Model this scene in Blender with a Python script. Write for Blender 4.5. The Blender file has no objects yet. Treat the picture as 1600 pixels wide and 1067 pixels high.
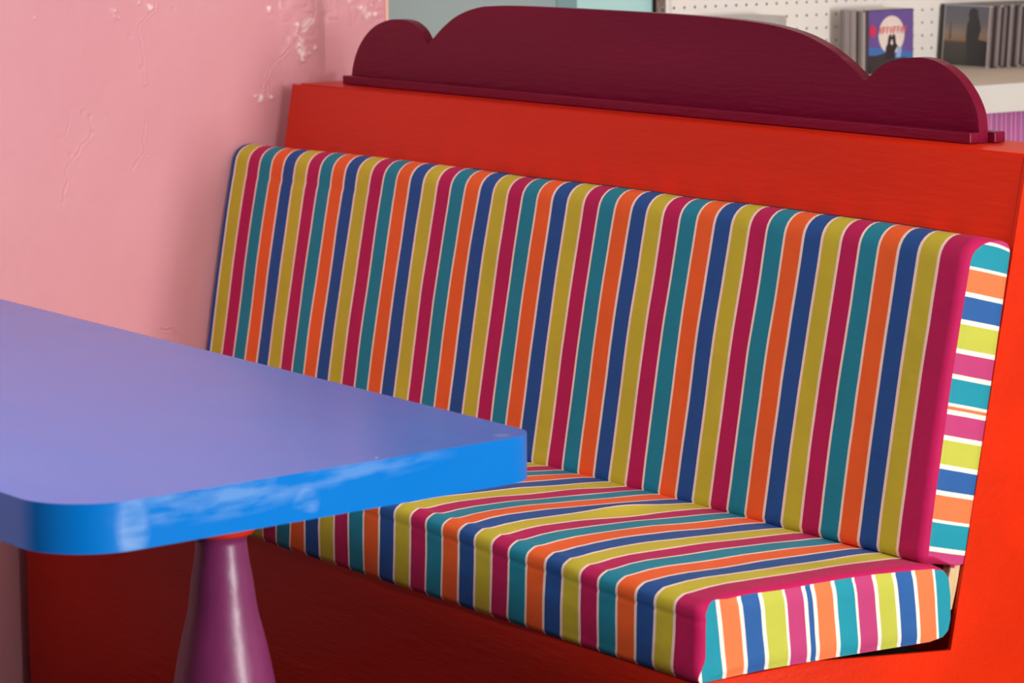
import bpy, bmesh, math, random
import numpy as np
from mathutils import Vector, Matrix

random.seed(7)
rng = np.random.default_rng(11)
sc = bpy.context.scene
ZO = 0.41                      # lift: the fitted frame has its origin at the seat hem, the floor is 0.41 m lower

# ------------------------------------------------------------------ camera
F_PX = 5148.5
cam_d = bpy.data.cameras.new('camera')
cam = bpy.data.objects.new('camera', cam_d)
sc.collection.objects.link(cam)
cam_d.sensor_width = 36.0
cam_d.lens = F_PX * 36.0 / 1600.0
cam_d.clip_start = 0.05
cam_d.clip_end = 60
cam_d.dof.use_dof = True
cam_d.dof.focus_distance = 4.75
cam_d.dof.aperture_fstop = 8.5
_yaw, _pit, _rol = 0.95972, 0.14718, -0.01012
fwd = Vector((-math.sin(_yaw) * math.cos(_pit), math.cos(_yaw) * math.cos(_pit), -math.sin(_pit)))
rgt = fwd.cross(Vector((0, 0, 1))).normalized()
upv = rgt.cross(fwd)
r2 = math.cos(_rol) * rgt + math.sin(_rol) * upv
u2 = -math.sin(_rol) * rgt + math.cos(_rol) * upv
cam.matrix_world = Matrix(((r2.x, u2.x, -fwd.x, 5.0723), (r2.y, u2.y, -fwd.y, -2.5028),
                           (r2.z, u2.z, -fwd.z, 1.0365 + ZO), (0, 0, 0, 1)))
sc.camera = cam

# ------------------------------------------------------------------ world, lights, exposure
sc.view_settings.view_transform = 'Standard'
sc.view_settings.look = 'None'
sc.view_settings.gamma = 1.0
sc.view_settings.use_curve_mapping = False
sc.view_settings.exposure = 0.0
world = bpy.data.worlds.new('overcast_sky')
sc.world = world
world.use_nodes = True
world.node_tree.nodes['Background'].inputs[0].default_value = (0.80, 0.88, 1.0, 1)
world.node_tree.nodes['Background'].inputs[1].default_value = 1.0


def area(name, loc, target, sx, sy, power, col):
    d = bpy.data.lights.new(name, 'AREA')
    d.shape = 'RECTANGLE'
    d.size, d.size_y, d.energy, d.color = sx, sy, power, col
    o = bpy.data.objects.new(name, d)
    sc.collection.objects.link(o)
    o.location = loc
    o.rotation_euler = (Vector(target) - Vector(loc)).to_track_quat('-Z', 'Y').to_euler()
    return o


# daylight entering through the shop window opposite the pink wall, plus an added overhead fill
area('window_daylight', (6.42, 0.70, 1.00), (0.0, 0.66, 0.98), 0.18, 0.50, 122, (1.0, 0.97, 0.94))
area('upper_window_daylight', (6.40, 0.45, 1.83), (0.5, 0.3, 0.93), 1.9, 0.9, 92, (1.0, 0.98, 0.96))
area('overhead_fill', (1.5, -1.50, 2.69), (1.5, -1.35, 0.0), 2.4, 0.4, 41, (0.97, 0.98, 1.0))  # soft fill added from above, not a known lamp

# ------------------------------------------------------------------ helpers
def lin(c):
    c = c / 255.0
    return c / 12.92 if c <= 0.04045 else ((c + 0.055) / 1.055) ** 2.4


def rgb(r, g, b):
    return (lin(r), lin(g), lin(b), 1.0)


def mat(name, color, rough=0.5, spec=0.5, coat=0.0, var=0.0, var_scale=6.0, bump=0.0, bump_scale=60.0,
        stretch=(1, 1, 1), detail=4.0, metallic=0.0):
    m = bpy.data.materials.new(name)
    m.use_nodes = True
    nt = m.node_tree
    b = nt.nodes['Principled BSDF']
    b.inputs['Base Color'].default_value = color
    b.inputs['Roughness'].default_value = rough
    b.inputs['Specular IOR Level'].default_value = spec
    b.inputs['Metallic'].default_value = metallic
    b.inputs['Coat Weight'].default_value = coat
    tc = nt.nodes.new('ShaderNodeTexCoord')
    mp = nt.nodes.new('ShaderNodeMapping')
    mp.inputs['Scale'].default_value = stretch
    nt.links.new(tc.outputs['Object'], mp.inputs['Vector'])
    if var > 0:
        n = nt.nodes.new('ShaderNodeTexNoise')
        n.inputs['Scale'].default_value = var_scale
        n.inputs['Detail'].default_value = 5
        nt.links.new(mp.outputs[0], n.inputs['Vector'])
        r = nt.nodes.new('ShaderNodeMapRange')
        r.inputs['From Min'].default_value = 0.3
        r.inputs['From Max'].default_value = 0.7
        r.inputs['To Min'].default_value = 1 - var
        r.inputs['To Max'].default_value = 1 + var
        nt.links.new(n.outputs['Fac'], r.inputs['Value'])
        h = nt.nodes.new('ShaderNodeHueSaturation')
        h.inputs['Color'].default_value = color
        nt.links.new(r.outputs[0], h.inputs['Value'])
        nt.links.new(h.outputs[0], b.inputs['Base Color'])
    if bump > 0:
        n2 = nt.nodes.new('ShaderNodeTexNoise')
        n2.inputs['Scale'].default_value = bump_scale
        n2.inputs['Detail'].default_value = detail
        nt.links.new(mp.outputs[0], n2.inputs['Vector'])
        bp = nt.nodes.new('ShaderNodeBump')
        bp.inputs['Strength'].default_value = 1.0
        bp.inputs['Distance'].default_value = bump
        nt.links.new(n2.outputs['Fac'], bp.inputs['Height'])
        nt.links.new(bp.outputs[0], b.inputs['Normal'])
    return m


def wloc(o):
    v = Vector((0, 0, 0))
    while o is not None:
        v = v + o.location
        o = o.parent
    return v


def add(name, verts, faces, material, parent=None, smooth=False, attrs=None, origin=None, lift=True):
    """one mesh object from world-space points (fitted frame, lifted by ZO)."""
    v = np.array(verts, dtype=float).reshape(-1, 3).copy()
    if lift:
        v[:, 2] += ZO
    me = bpy.data.meshes.new(name)
    o = bpy.data.objects.new(name, me)
    sc.collection.objects.link(o)
    if parent is not None:
        o.parent = parent
    elif origin is not None:
        o.location = origin
    base = np.array(wloc(o))
    v -= base
    me.from_pydata([tuple(p) for p in v.tolist()], [], [tuple(f) for f in faces])
    me.update()
    if attrs:
        for k, a in attrs.items():
            at = me.attributes.new(k, 'FLOAT', 'POINT')
            at.data.foreach_set('value', np.asarray(a, dtype=np.float32).ravel())
    if smooth:
        me.polygons.foreach_set('use_smooth', [True] * len(me.polygons))
        if smooth == 'angle':
            me.set_sharp_from_angle(angle=math.radians(28))
    if material:
        me.materials.append(material)
    return o


def from_bm(name, bm, material, parent=None, smooth=False, origin=None):
    bmesh.ops.recalc_face_normals(bm, faces=bm.faces[:])
    bm.verts.index_update()
    vs = [tuple(v.co) for v in bm.verts]
    fs = [[v.index for v in f.verts] for f in bm.faces]
    bm.free()
    o = add(name, vs, fs, material, parent, smooth, origin=origin)
    return o


def box(name, x0, x1, y0, y1, z0, z1, material, parent=None, bevel=0.0, seg=2, origin=None, smooth=False):
    bm = bmesh.new()
    vs = [bm.verts.new((x, y, z)) for x in (x0, x1) for y in (y0, y1) for z in (z0, z1)]
    for f in ((0, 1, 3, 2), (4, 6, 7, 5), (0, 4, 5, 1), (2, 3, 7, 6), (0, 2, 6, 4), (1, 5, 7, 3)):
        bm.faces.new([vs[i] for i in f])
    if bevel > 0:
        bmesh.ops.bevel(bm, geom=bm.edges[:], offset=bevel, segments=seg, affect='EDGES', profile=0.5)
    return from_bm(name, bm, material, parent, smooth, origin)


def prism(name, pts, axis, a0, a1, material, parent=None, bevel=0.0, seg=2, origin=None, a1f=None):
    """polygon pts in the two other axes, extruded along axis between a0 and a1."""
    bm = bmesh.new()
    def P(p, a):
        return {'x': (a, p[0], p[1]), 'y': (p[0], a, p[1]), 'z': (p[0], p[1], a)}[axis]
    A = [bm.verts.new(P(p, a0)) for p in pts]
    B = [bm.verts.new(P(p, a1)) for p in pts]
    n = len(pts)
    fa = bm.faces.new(A)
    fb = bm.faces.new(B[::-1])
    for i in range(n):
        bm.faces.new((A[i], B[i], B[(i + 1) % n], A[(i + 1) % n]))
    if bevel > 0:
        ed = list(fa.edges) + list(fb.edges)
        bmesh.ops.bevel(bm, geom=ed, offset=bevel, segments=seg, affect='EDGES', profile=0.5)
    return from_bm(name, bm, material, parent, 'angle', origin)


def lathe(name, cx, cy, prof, material, parent=None, n=64):
    vs, fs = [], []
    for r, z in prof:
        for k in range(n):
            a = 2 * math.pi * k / n
            vs.append((cx + r * math.cos(a), cy + r * math.sin(a), z))
    m = len(prof)
    for i in range(m - 1):
        for k in range(n):
            fs.append((i * n + k, i * n + (k + 1) % n, (i + 1) * n + (k + 1) % n, (i + 1) * n + k))
    fs.append(tuple(range(n))[::-1])
    fs.append(tuple((m - 1) * n + k for k in range(n)))
    return add(name, vs, fs, material, parent, smooth=True)


def thing(name, label, cat, loc, group=None):
    o = bpy.data.objects.new(name, None)
    sc.collection.objects.link(o)
    o.empty_display_size = 0.1
    o.location = (loc[0], loc[1], loc[2] + ZO)
    o['label'] = label
    o['category'] = cat
    if group:
        o['group'] = group
    return o


def tag(o, label, cat, group=None):
    o['label'] = label
    o['category'] = cat
    if group:
        o['group'] = group
    return o


def struct(o):
    o['kind'] = 'structure'
    return o


def smooth_line(pts, per=6):
    """Catmull-Rom through pts."""
    out = []
    n = len(pts)
    for i in range(n - 1):
        p0, p1, p2, p3 = (np.array(pts[max(0, min(n - 1, j))]) for j in (i - 1, i, i + 1, i + 2))
        for k in range(per):
            t = k / per
            out.append(0.5 * ((2 * p1) + (-p0 + p2) * t + (2 * p0 - 5 * p1 + 4 * p2 - p3) * t * t
                              + (-p0 + 3 * p1 - 3 * p2 + p3) * t ** 3))
    out.append(np.array(pts[-1], float))
    return [tuple(map(float, p)) for p in out]


def vnoise(x, y, seed=0):
    """smooth 2-D value noise in -1..1 (numpy)."""
    g = np.random.default_rng(seed).uniform(-1, 1, (64, 64))
    xi, yi = np.floor(x).astype(int), np.floor(y).astype(int)
    fx, fy = x - xi, y - yi
    fx, fy = fx * fx * (3 - 2 * fx), fy * fy * (3 - 2 * fy)
    G = lambda a, b: g[a % 64, b % 64]
    return ((G(xi, yi) * (1 - fx) + G(xi + 1, yi) * fx) * (1 - fy)
            + (G(xi, yi + 1) * (1 - fx) + G(xi + 1, yi + 1) * fx) * fy)


def sstep(a, b, x):
    t = np.clip((x - a) / (b - a), 0, 1)
    return t * t * (3 - 2 * t)


# ------------------------------------------------------------------ materials
M = {}
M['red'] = mat('red_gloss_paint', rgb(216, 42, 4), rough=0.38, spec=0.2, var=0.10, var_scale=7, bump=0.0008,
               bump_scale=110, stretch=(0.18, 1, 1), detail=6)
M['plum'] = mat('plum_gloss_paint', rgb(116, 8, 46), rough=0.36, spec=0.18, var=0.10, var_scale=9, bump=0.0009,
                bump_scale=120, stretch=(0.16, 1, 1), detail=6)
M['leg'] = mat('purple_leg_paint', rgb(128, 46, 98), rough=0.36, spec=0.5, var=0.08, var_scale=20, bump=0.0005,
               bump_scale=55)
M['collar'] = mat('red_collar_paint', rgb(226, 52, 20), rough=0.4)
M['dark_gap'] = mat('gap_shade_board', rgb(40, 30, 26), rough=0.8, var=0.2, var_scale=30)  # near-black: shade of the gap under the cushion put into the colour
M['rawwood'] = mat('raw_plywood', rgb(214, 186, 140), rough=0.75, var=0.25, var_scale=90, stretch=(6, 6, 0.35),
                   bump=0.0006, bump_scale=160)
M['peg'] = mat('white_pegboard', rgb(241, 236, 231), rough=0.55, var=0.02, var_scale=4)
M['peghole'] = mat('pegboard_backing', rgb(64, 54, 50), rough=0.9, var=0.1)
M['counter'] = mat('cream_counter_paint', rgb(226, 222, 216), rough=0.40, var=0.03, var_scale=5, bump=0.0002,
                   bump_scale=30)
M['countertop'] = mat('shaded_counter_surface', rgb(222, 206, 188), rough=0.45, var=0.05, var_scale=6)  # beige cast: shading and reflection on the pale top, put into the colour
M['grey_teal'] = mat('grey_teal_wall_paint', rgb(156, 172, 172), rough=0.6, var=0.03, var_scale=3, bump=0.0003,
                     bump_scale=40)
M['aqua'] = mat('aqua_trim_paint', rgb(178, 224, 222), rough=0.5, var=0.02, var_scale=5)
M['lit_edge'] = mat('lit_corner_edge', rgb(240, 190, 170), rough=0.5, var=0.04, var_scale=20)  # light catching the wall corner, painted as a pale strip
M['plaster'] = mat('cream_plaster', rgb(236, 226, 214), rough=0.8, var=0.03, bump=0.0006, bump_scale=25)
M['floor'] = mat('dark_worn_floor', rgb(48, 38, 34), rough=0.55, var=0.15, var_scale=3, bump=0.0004, bump_scale=30)
M['plum_wall'] = mat('deep_plum_wall_paint', rgb(92, 52, 62), rough=.6, var=.05)
M['frame'] = mat('white_window_frame', rgb(232, 230, 225), rough=0.4, var=0.02)
M['thread'] = mat('dark_thread', rgb(30, 40, 52), rough=0.8, var=0.1)


def stripe_mat(name, stops, attr, period, wob=0.02):
    """stops: list of (position in 0..1, colour); attribute value / period, fractional part drives the ramp."""
    m = bpy.data.materials.new(name)
    m.use_nodes = True
    nt = m.node_tree
    L = nt.links.new
    b = nt.nodes['Principled BSDF']
    b.inputs['Roughness'].default_value = 0.72
    b.inputs['Specular IOR Level'].default_value = 0.25
    b.inputs['Sheen Weight'].default_value = 0.05
    at = nt.nodes.new('ShaderNodeAttribute')
    at.attribute_name = attr
    tc = nt.nodes.new('ShaderNodeTexCoord')
    wn = nt.nodes.new('ShaderNodeTexNoise')
    wn.inputs['Scale'].default_value = 14
    wn.inputs['Detail'].default_value = 1
    L(tc.outputs['Object'], wn.inputs['Vector'])
    ws = nt.nodes.new('ShaderNodeMath'); ws.operation = 'MULTIPLY_ADD'
    ws.inputs[1].default_value = 2 * wob; ws.inputs[2].default_value = -wob
    L(wn.outputs['Fac'], ws.inputs[0])
    ad = nt.nodes.new('ShaderNodeMath'); ad.operation = 'ADD'
    L(at.outputs['Fac'], ad.inputs[0]); L(ws.outputs[0], ad.inputs[1])
    dv = nt.nodes.new('ShaderNodeMath'); dv.operation = 'DIVIDE'
    dv.inputs[1].default_value = period
    L(ad.outputs[0], dv.inputs[0])
    fr = nt.nodes.new('ShaderNodeMath'); fr.operation = 'FRACT'
    L(dv.outputs[0], fr.inputs[0])
    rp = nt.nodes.new('ShaderNodeValToRGB')
    cr = rp.color_ramp
    cr.interpolation = 'CONSTANT'
    cr.elements[0].position = stops[0][0]; cr.elements[0].color = stops[0][1]
    cr.elements[1].position = stops[1][0]; cr.elements[1].color = stops[1][1]
    for p, c in stops[2:]:
        e = cr.elements.new(p)
        e.color = c
    L(fr.outputs[0], rp.inputs['Fac'])
    n = nt.nodes.new('ShaderNodeTexNoise')
    n.inputs['Scale'].default_value = 9
    n.inputs['Detail'].default_value = 6
    L(tc.outputs['Object'], n.inputs['Vector'])
    mr = nt.nodes.new('ShaderNodeMapRange')
    mr.inputs['From Min'].default_value = 0.3; mr.inputs['From Max'].default_value = 0.7
    mr.inputs['To Min'].default_value = 0.94; mr.inputs['To Max'].default_value = 1.05
    L(n.outputs['Fac'], mr.inputs['Value'])
    hs = nt.nodes.new('ShaderNodeHueSaturation')
    L(rp.outputs['Color'], hs.inputs['Color']); L(mr.outputs[0], hs.inputs['Value'])
    L(hs.outputs[0], b.inputs['Base Color'])
    # woven cloth relief and soft puckers
    w1 = nt.nodes.new('ShaderNodeTexNoise'); w1.inputs['Scale'].default_value = 900; w1.inputs['Detail'].default_value = 1
    L(tc.outputs['Object'], w1.inputs['Vector'])
    b1 = nt.nodes.new('ShaderNodeBump'); b1.inputs['Distance'].default_value = 0.0002; b1.inputs['Strength'].default_value = 0.6
    L(w1.outputs['Fac'], b1.inputs['Height'])
    w2 = nt.nodes.new('ShaderNodeTexNoise'); w2.inputs['Scale'].default_value = 22; w2.inputs['Detail'].default_value = 3
    L(tc.outputs['Object'], w2.inputs['Vector'])
    b2 = nt.nodes.new('ShaderNodeBump'); b2.inputs['Distance'].default_value = 0.0026
    L(w2.outputs['Fac'], b2.inputs['Height']); L(b1.outputs[0], b2.inputs['Normal'])
    L(b2.outputs[0], b.inputs['Normal'])
    return m


SC = dict(Y=rgb(198, 184, 48), M=rgb(184, 14, 84), T=rgb(12, 132, 154), O=rgb(238, 98, 34), B=rgb(22, 80, 148),
          C=rgb(246, 222, 204))
H = 0.013
stops = []
for i, k in enumerate('YMTOB'):
    stops.append((0.2 * i if i == 0 else 0.2 * i - H, SC['C']))
    stops.append((0.2 * i + H, SC[k]))
stops.append((1 - H, SC['C']))
M['stripes'] = stripe_mat('striped_cotton', stops, 'stripe', 5.0)

# ------------------------------------------------------------------ the room
WX = -0.018            # pink wall face
WEND = 0.789           # pink wall stops here (corner)


def build_pink_wall():
    y0, y1, z0, z1 = -0.06, WEND, 0.10, 0.84
    dy = 0.0016
    ny, nz = int((y1 - y0) / dy) + 1, int((z1 - z0) / dy) + 1
    ys, zs = np.linspace(y0, y1, ny), np.linspace(z0, z1, nz)
    Yg, Zg = np.meshgrid(ys, zs, indexing='ij')
    d = np.zeros_like(Yg)
    wear = np.zeros_like(Yg)
    d += 0.0030 * vnoise(Yg * 5.2 + 3, Zg * 3.1, 1) + 0.0012 * vnoise(Yg * 13, Zg * 9, 2)
    d += 0.0035 * np.exp(-((Yg - 0.655) / 0.05) ** 2) - 0.0030 * np.exp(-((Yg - 0.565) / 0.035) ** 2)
    d += 0.00022 * vnoise(Yg * 60, Zg * 60, 3)
    jit = lambda s, sd: 0.0032 * vnoise(Yg * s, Zg * s, sd)
    cracks = [
        [(.3167, .7985), (.306, .7721), (.2904, .7593), (.2773, .7453), (.2757, .7343), (.2802, .7163), (.281, .7006), (.2842, .6782), (.2857, .6446)],
        [(.2837, .5775), (.2793, .5575), (.2797, .5305), (.2782, .5205), (.2715, .5119), (.2546, .496)],
        [(.2794, .5193), (.2984, .5147), (.3175, .5113), (.3355, .5102)],
        [(.1805, .6186), (.1774, .5999), (.1761, .56), (.171, .5547), (.1374, .5145), (.1257, .4997), (.1278, .4885), (.1209, .4645), (.1177, .4447)],
        [(.1387, .5931), (.1332, .5746), (.1277, .5594), (.1189, .5533)],
        [(.1757, .4686), (.1866, .4579), (.1952, .4517), (.21, .4451)],
        [(.6337, .7606), (.6265, .7379), (.6058, .7214), (.6001, .7078), (.5865, .6992), (.5685, .6793), (.5508, .6663), (.5303, .6443), (.5232, .6275), (.523, .6195)],
        [(.2223, .3112), (.2471, .2944), (.2759, .2727)],
        [(.3023, .2087), (.328, .2052), (.3368, .194), (.3391, .1823)],
        [(.5637, .6451), (.5433, .6322), (.5417, .6186)]]
    depth = [1.3, 1.2, .9, 1.0, .6, .5, 2.4, .6, 1.6, 1.2]
    jy, jz = jit(70, 4), jit(70, 5)
    for c, dp in zip(cracks, depth):
        dist = np.full_like(Yg, 9.0)
        for (a, b), (e, f) in zip(c[:-1], c[1:]):
            vx, vz = e - a, f - b
            L2 = vx * vx + vz * vz
            t = np.clip(((Yg + jy - a) * vx + (Zg + jz - b) * vz) / L2, 0, 1)
            dist = np.minimum(dist, np.hypot(Yg + jy - a - t * vx, Zg + jz - b - t * vz))
        amp = 0.6 + 0.5 * vnoise(Yg * 45, Zg * 45, 6)
        d += dp * amp * (-0.0008 * np.exp(-(dist / 0.0016) ** 2) + 0.0005 * np.exp(-((dist - 0.0034) / 0.0016) ** 2) * (1 + vnoise(Yg * 130, Zg * 130, 18)))
        if dp > 2:
            wear = np.maximum(wear, 0.35 * np.exp(-(dist / 0.006) ** 2) * (0.5 + 0.5 * vnoise(Yg * 90, Zg * 90, 7)))
    blobs = [(.2278, .7727, .0063), (.2275, .7627, .0063), (.24, .7612, .0032), (.2985, .7763, .0076), (.2785, .7853, .0025),
             (.5186, .6048, .0089), (.5428, .6093, .0076), (.6077, .6845, .0095), (.6042, .7077, .0063), (.5967, .7332, .0063),
             (.6061, .6731, .0038), (.6238, .6815, .0038), (.6348, .688, .0038), (.5412, .765, .0063), (.5666, .7675, .0051),
             (.7349, .7571, .0105), (.7485, .7461, .0095), (.7638, .7479, .0055), (.7531, .7681, .0055), (.5949, .7161, .0055),
             (.5068, .6111, .0038), (.0736, .7661, .0025), (.602, .695, .006), (.598, .7235, .005)]
    j2y, j2z = jit(160, 14), jit(160, 15)
    rough = 0.5 + 0.5 * vnoise(Yg * 150, Zg * 150, 8)
    for (by, bz, r) in blobs:
        q = np.hypot((Yg - by) + 0.8 * jy + 0.9 * j2y, (Zg - bz) + 0.8 * jz + 0.9 * j2z) / (r * 1.0)
        g = np.exp(-q ** 2)
        d += 0.0028 * g * (0.3 + 0.9 * rough)
        wear = np.maximum(wear, np.clip(1.15 * g * (0.2 + 0.9 * rough), 0, 1))
    flak = sstep(0.50, 0.60, Yg) * sstep(0.70, 0.77, Zg) + np.exp(-((Yg - .60) / .03) ** 2 - ((Zg - .71) / .05) ** 2)
    d += 0.0026 * np.clip(flak, 0, 1) * np.abs(vnoise(Yg * 75, Zg * 75, 9))
    wear = np.maximum(wear, .55 * np.clip(flak, 0, 1) * sstep(.35, .8, vnoise(Yg * 62, Zg * 62, 17)))
    for (py, pz) in ((.163, .6005), (.176, .592), (.18, .563), (.345, .773), (.258, .728), (.137, .528), (.279, .672)):
        d -= 0.0012 * np.exp(-(np.hypot(Yg - py, Zg - pz) / 0.004) ** 2)
    edge = sstep(0, .03, Yg - y0) * sstep(0, .03, Zg - z0) * sstep(0, .03, z1 - Zg) * sstep(0, .006, y1 - Yg)
    d *= edge
    vs = np.stack([WX + d, Yg, Zg], -1).reshape(-1, 3)
    idx = np.arange(ny * nz).reshape(ny, nz)
    fs = np.stack([idx[:-1, :-1], idx[1:, :-1], idx[1:, 1:], idx[:-1, 1:]], -1).reshape(-1, 4).tolist()
    vs = vs.tolist()
    w = wear.ravel().tolist()
    def quad(*pts):
        b = len(vs)
        vs.extend(pts); w.extend([0.0] * 4)
        fs.append([b, b + 1, b + 2, b + 3])
    top = 2.32
    quad((WX, -4.2, -.41), (WX, y0, -.41), (WX, y0, top), (WX, -4.2, top))
    quad((WX, y0, z1), (WX, y1, z1), (WX, y1, top), (WX, y0, top))
    quad((WX, y0, -.41), (WX, y1, -.41), (WX, y1, z0), (WX, y0, z0))
    quad((WX, y1, -.41), (-.25, y1, -.41), (-.25, y1, top), (WX, y1, top))
    m = bpy.data.materials.new('pink_wall_paint')
    m.use_nodes = True
    nt = m.node_tree
    L = nt.links.new
    b = nt.nodes['Principled BSDF']
    b.inputs['Roughness'].default_value = 0.55
    b.inputs['Specular IOR Level'].default_value = 0.35
    tc = nt.nodes.new('ShaderNodeTexCoord')
    n = nt.nodes.new('ShaderNodeTexNoise'); n.inputs['Scale'].default_value = 4; n.inputs['Detail'].default_value = 6
    L(tc.outputs['Object'], n.inputs['Vector'])
    mx = nt.nodes.new('ShaderNodeMix'); mx.data_type = 'RGBA'
    mx.inputs['A'].default_value = rgb(224, 152, 162); mx.inputs['B'].default_value = rgb(230, 166, 172)
    L(n.outputs['Fac'], mx.inputs['Factor'])
    at = nt.nodes.new('ShaderNodeAttribute'); at.attribute_name = 'wear'
    mr = nt.nodes.new('ShaderNodeMapRange')
    mr.inputs['From Min'].default_value = 0.25; mr.inputs['From Max'].default_value = 0.85
    L(at.outputs['Fac'], mr.inputs['Value'])
    m2 = nt.nodes.new('ShaderNodeMix'); m2.data_type = 'RGBA'
    L(mr.outputs[0], m2.inputs['Factor']); L(mx.outputs['Result'], m2.inputs['A'])
    m2.inputs['B'].default_value = rgb(250, 226, 218)
    L(m2.outputs['Result'], b.inputs['Base Color'])
    n2 = nt.nodes.new('ShaderNodeTexNoise'); n2.inputs['Scale'].default_value = 120; n2.inputs['Detail'].default_value = 3
    L(tc.outputs['Object'], n2.inputs['Vector'])
    bp = nt.nodes.new('ShaderNodeBump'); bp.inputs['Distance'].default_value = 0.0004; bp.inputs['Strength'].default_value = 0.5
    L(n2.outputs['Fac'], bp.inputs['Height']); L(bp.outputs[0], b.inputs['Normal'])
    return struct(add('wall_left', vs, fs, m, smooth=True, attrs={'wear': w}))


build_pink_wall()
struct(box('lit_edge_strip', WX - .004, WX + .0035, WEND - .003, WEND + .004, -.41, 2.3, M['lit_edge'], bevel=.0012))
struct(box('wall_alcove', -.30, -.10, WEND + .004, 1.36, -.41, 2.32, M['grey_teal']))
struct(box('trim_2', -.10, -.030, 1.232, 1.416, -.41, 2.32, M['aqua'], bevel=.003))
struct(box('wall_display', -.16, -.036, 1.416, 4.2, -.41, 2.32, M['plaster']))
struct(box('floor', -.3, 6.6, -4.2, 4.2, -.48, -.41, M['floor']))
struct(box('ceiling', -.3, 6.6, -4.2, 4.2, 2.32, 2.42, M['plaster']))
struct(box('fill_housing', .28, 2.72, -1.72, -1.28, 2.295, 2.3195, M['frame'], bevel=.004))   # unseen housing, added above the overhead fill light
struct(box('wall_back', -.3, 6.6, 4.2, 4.3, -.48, 2.42, M['plaster']))


def wall_with_opening(name, axis, pos, thick, a0, a1, o0, o1, z0, z1):
    pts = []
    def rect(bm, p0, p1, q0, q1):
        if axis == 'x':
            lo, hi = (pos, p0, q0), (pos + thick, p1, q1)
        else:
            lo, hi = (p0, pos, q0), (p1, pos + thick, q1)
        vs = [bm.verts.new((x, y, z)) for x in (lo[0], hi[0]) for y in (lo[1], hi[1]) for z in (lo[2], hi[2])]
        for f in ((0, 1, 3, 2), (4, 6, 7, 5), (0, 4, 5, 1), (2, 3, 7, 6), (0, 2, 6, 4), (1, 5, 7, 3)):
            bm.faces.new([vs[i] for i in f])
    bm = bmesh.new()
    rect(bm, a0, o0, -.41, 2.32); rect(bm, o1, a1, -.41, 2.32)
    rect(bm, o0, o1, -.41, z0); rect(bm, o0, o1, z1, 2.32)
    return struct(from_bm(name, bm, M['plaster']))


wall_with_opening('wall_right', 'x', 6.5, .1, -4.2, 4.2, -.65, 1.65, .12, 1.95)
struct(box('wall_front', -.3, 6.6, -4.3, -4.2, -.48, 2.42, M['plum_wall']))


def window_frame(name, axis, pos, o0, o1, z0, z1):
    bm = bmesh.new()
    w = .05
    def bar(p0, p1, q0, q1):
        lo, hi = ((pos, p0, q0), (pos + .05, p1, q1)) if axis == 'x' else ((p0, pos, q0), (p1, pos + .05, q1))
        vs = [bm.verts.new((x, y, z)) for x in (lo[0], hi[0]) for y in (lo[1], hi[1]) for z in (lo[2], hi[2])]
        for f in ((0, 1, 3, 2), (4, 6, 7, 5), (0, 4, 5, 1), (2, 3, 7, 6), (0, 2, 6, 4), (1, 5, 7, 3)):
            bm.faces.new([vs[i] for i in f])
    bar(o0, o0 + w, z0, z1); bar(o1 - w, o1, z0, z1); bar(o0, o1, z0, z0 + w); bar(o0, o1, z1 - w, z1)
    return struct(from_bm(name, bm, M['frame']))


window_frame('window_1', 'x', 6.52, -.65, 1.65, .12, 1.95)

# ------------------------------------------------------------------ bench geometry constants
P = 0.04                              # stripe pitch
YB, LEAN = 0.3654, 0.1815             # back cushion plane at z=0 and its lean
XE = 1.8887                           # right end of bench and cushions
sL, cL = math.sin(LEAN), math.cos(LEAN)


def bp(x, s, off):
    """point on the leaning back: s up along it, off backwards."""
    return (x, YB + s * sL + off * cL, s * cL - off * sL)


def hem(x):
    t = np.clip(1.84 - np.asarray(x, float), -.06, 1.9)
    return 0.0065 - 0.0105 * np.minimum(t, 1.1), -0.0036 + 0.0105 * t


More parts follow.
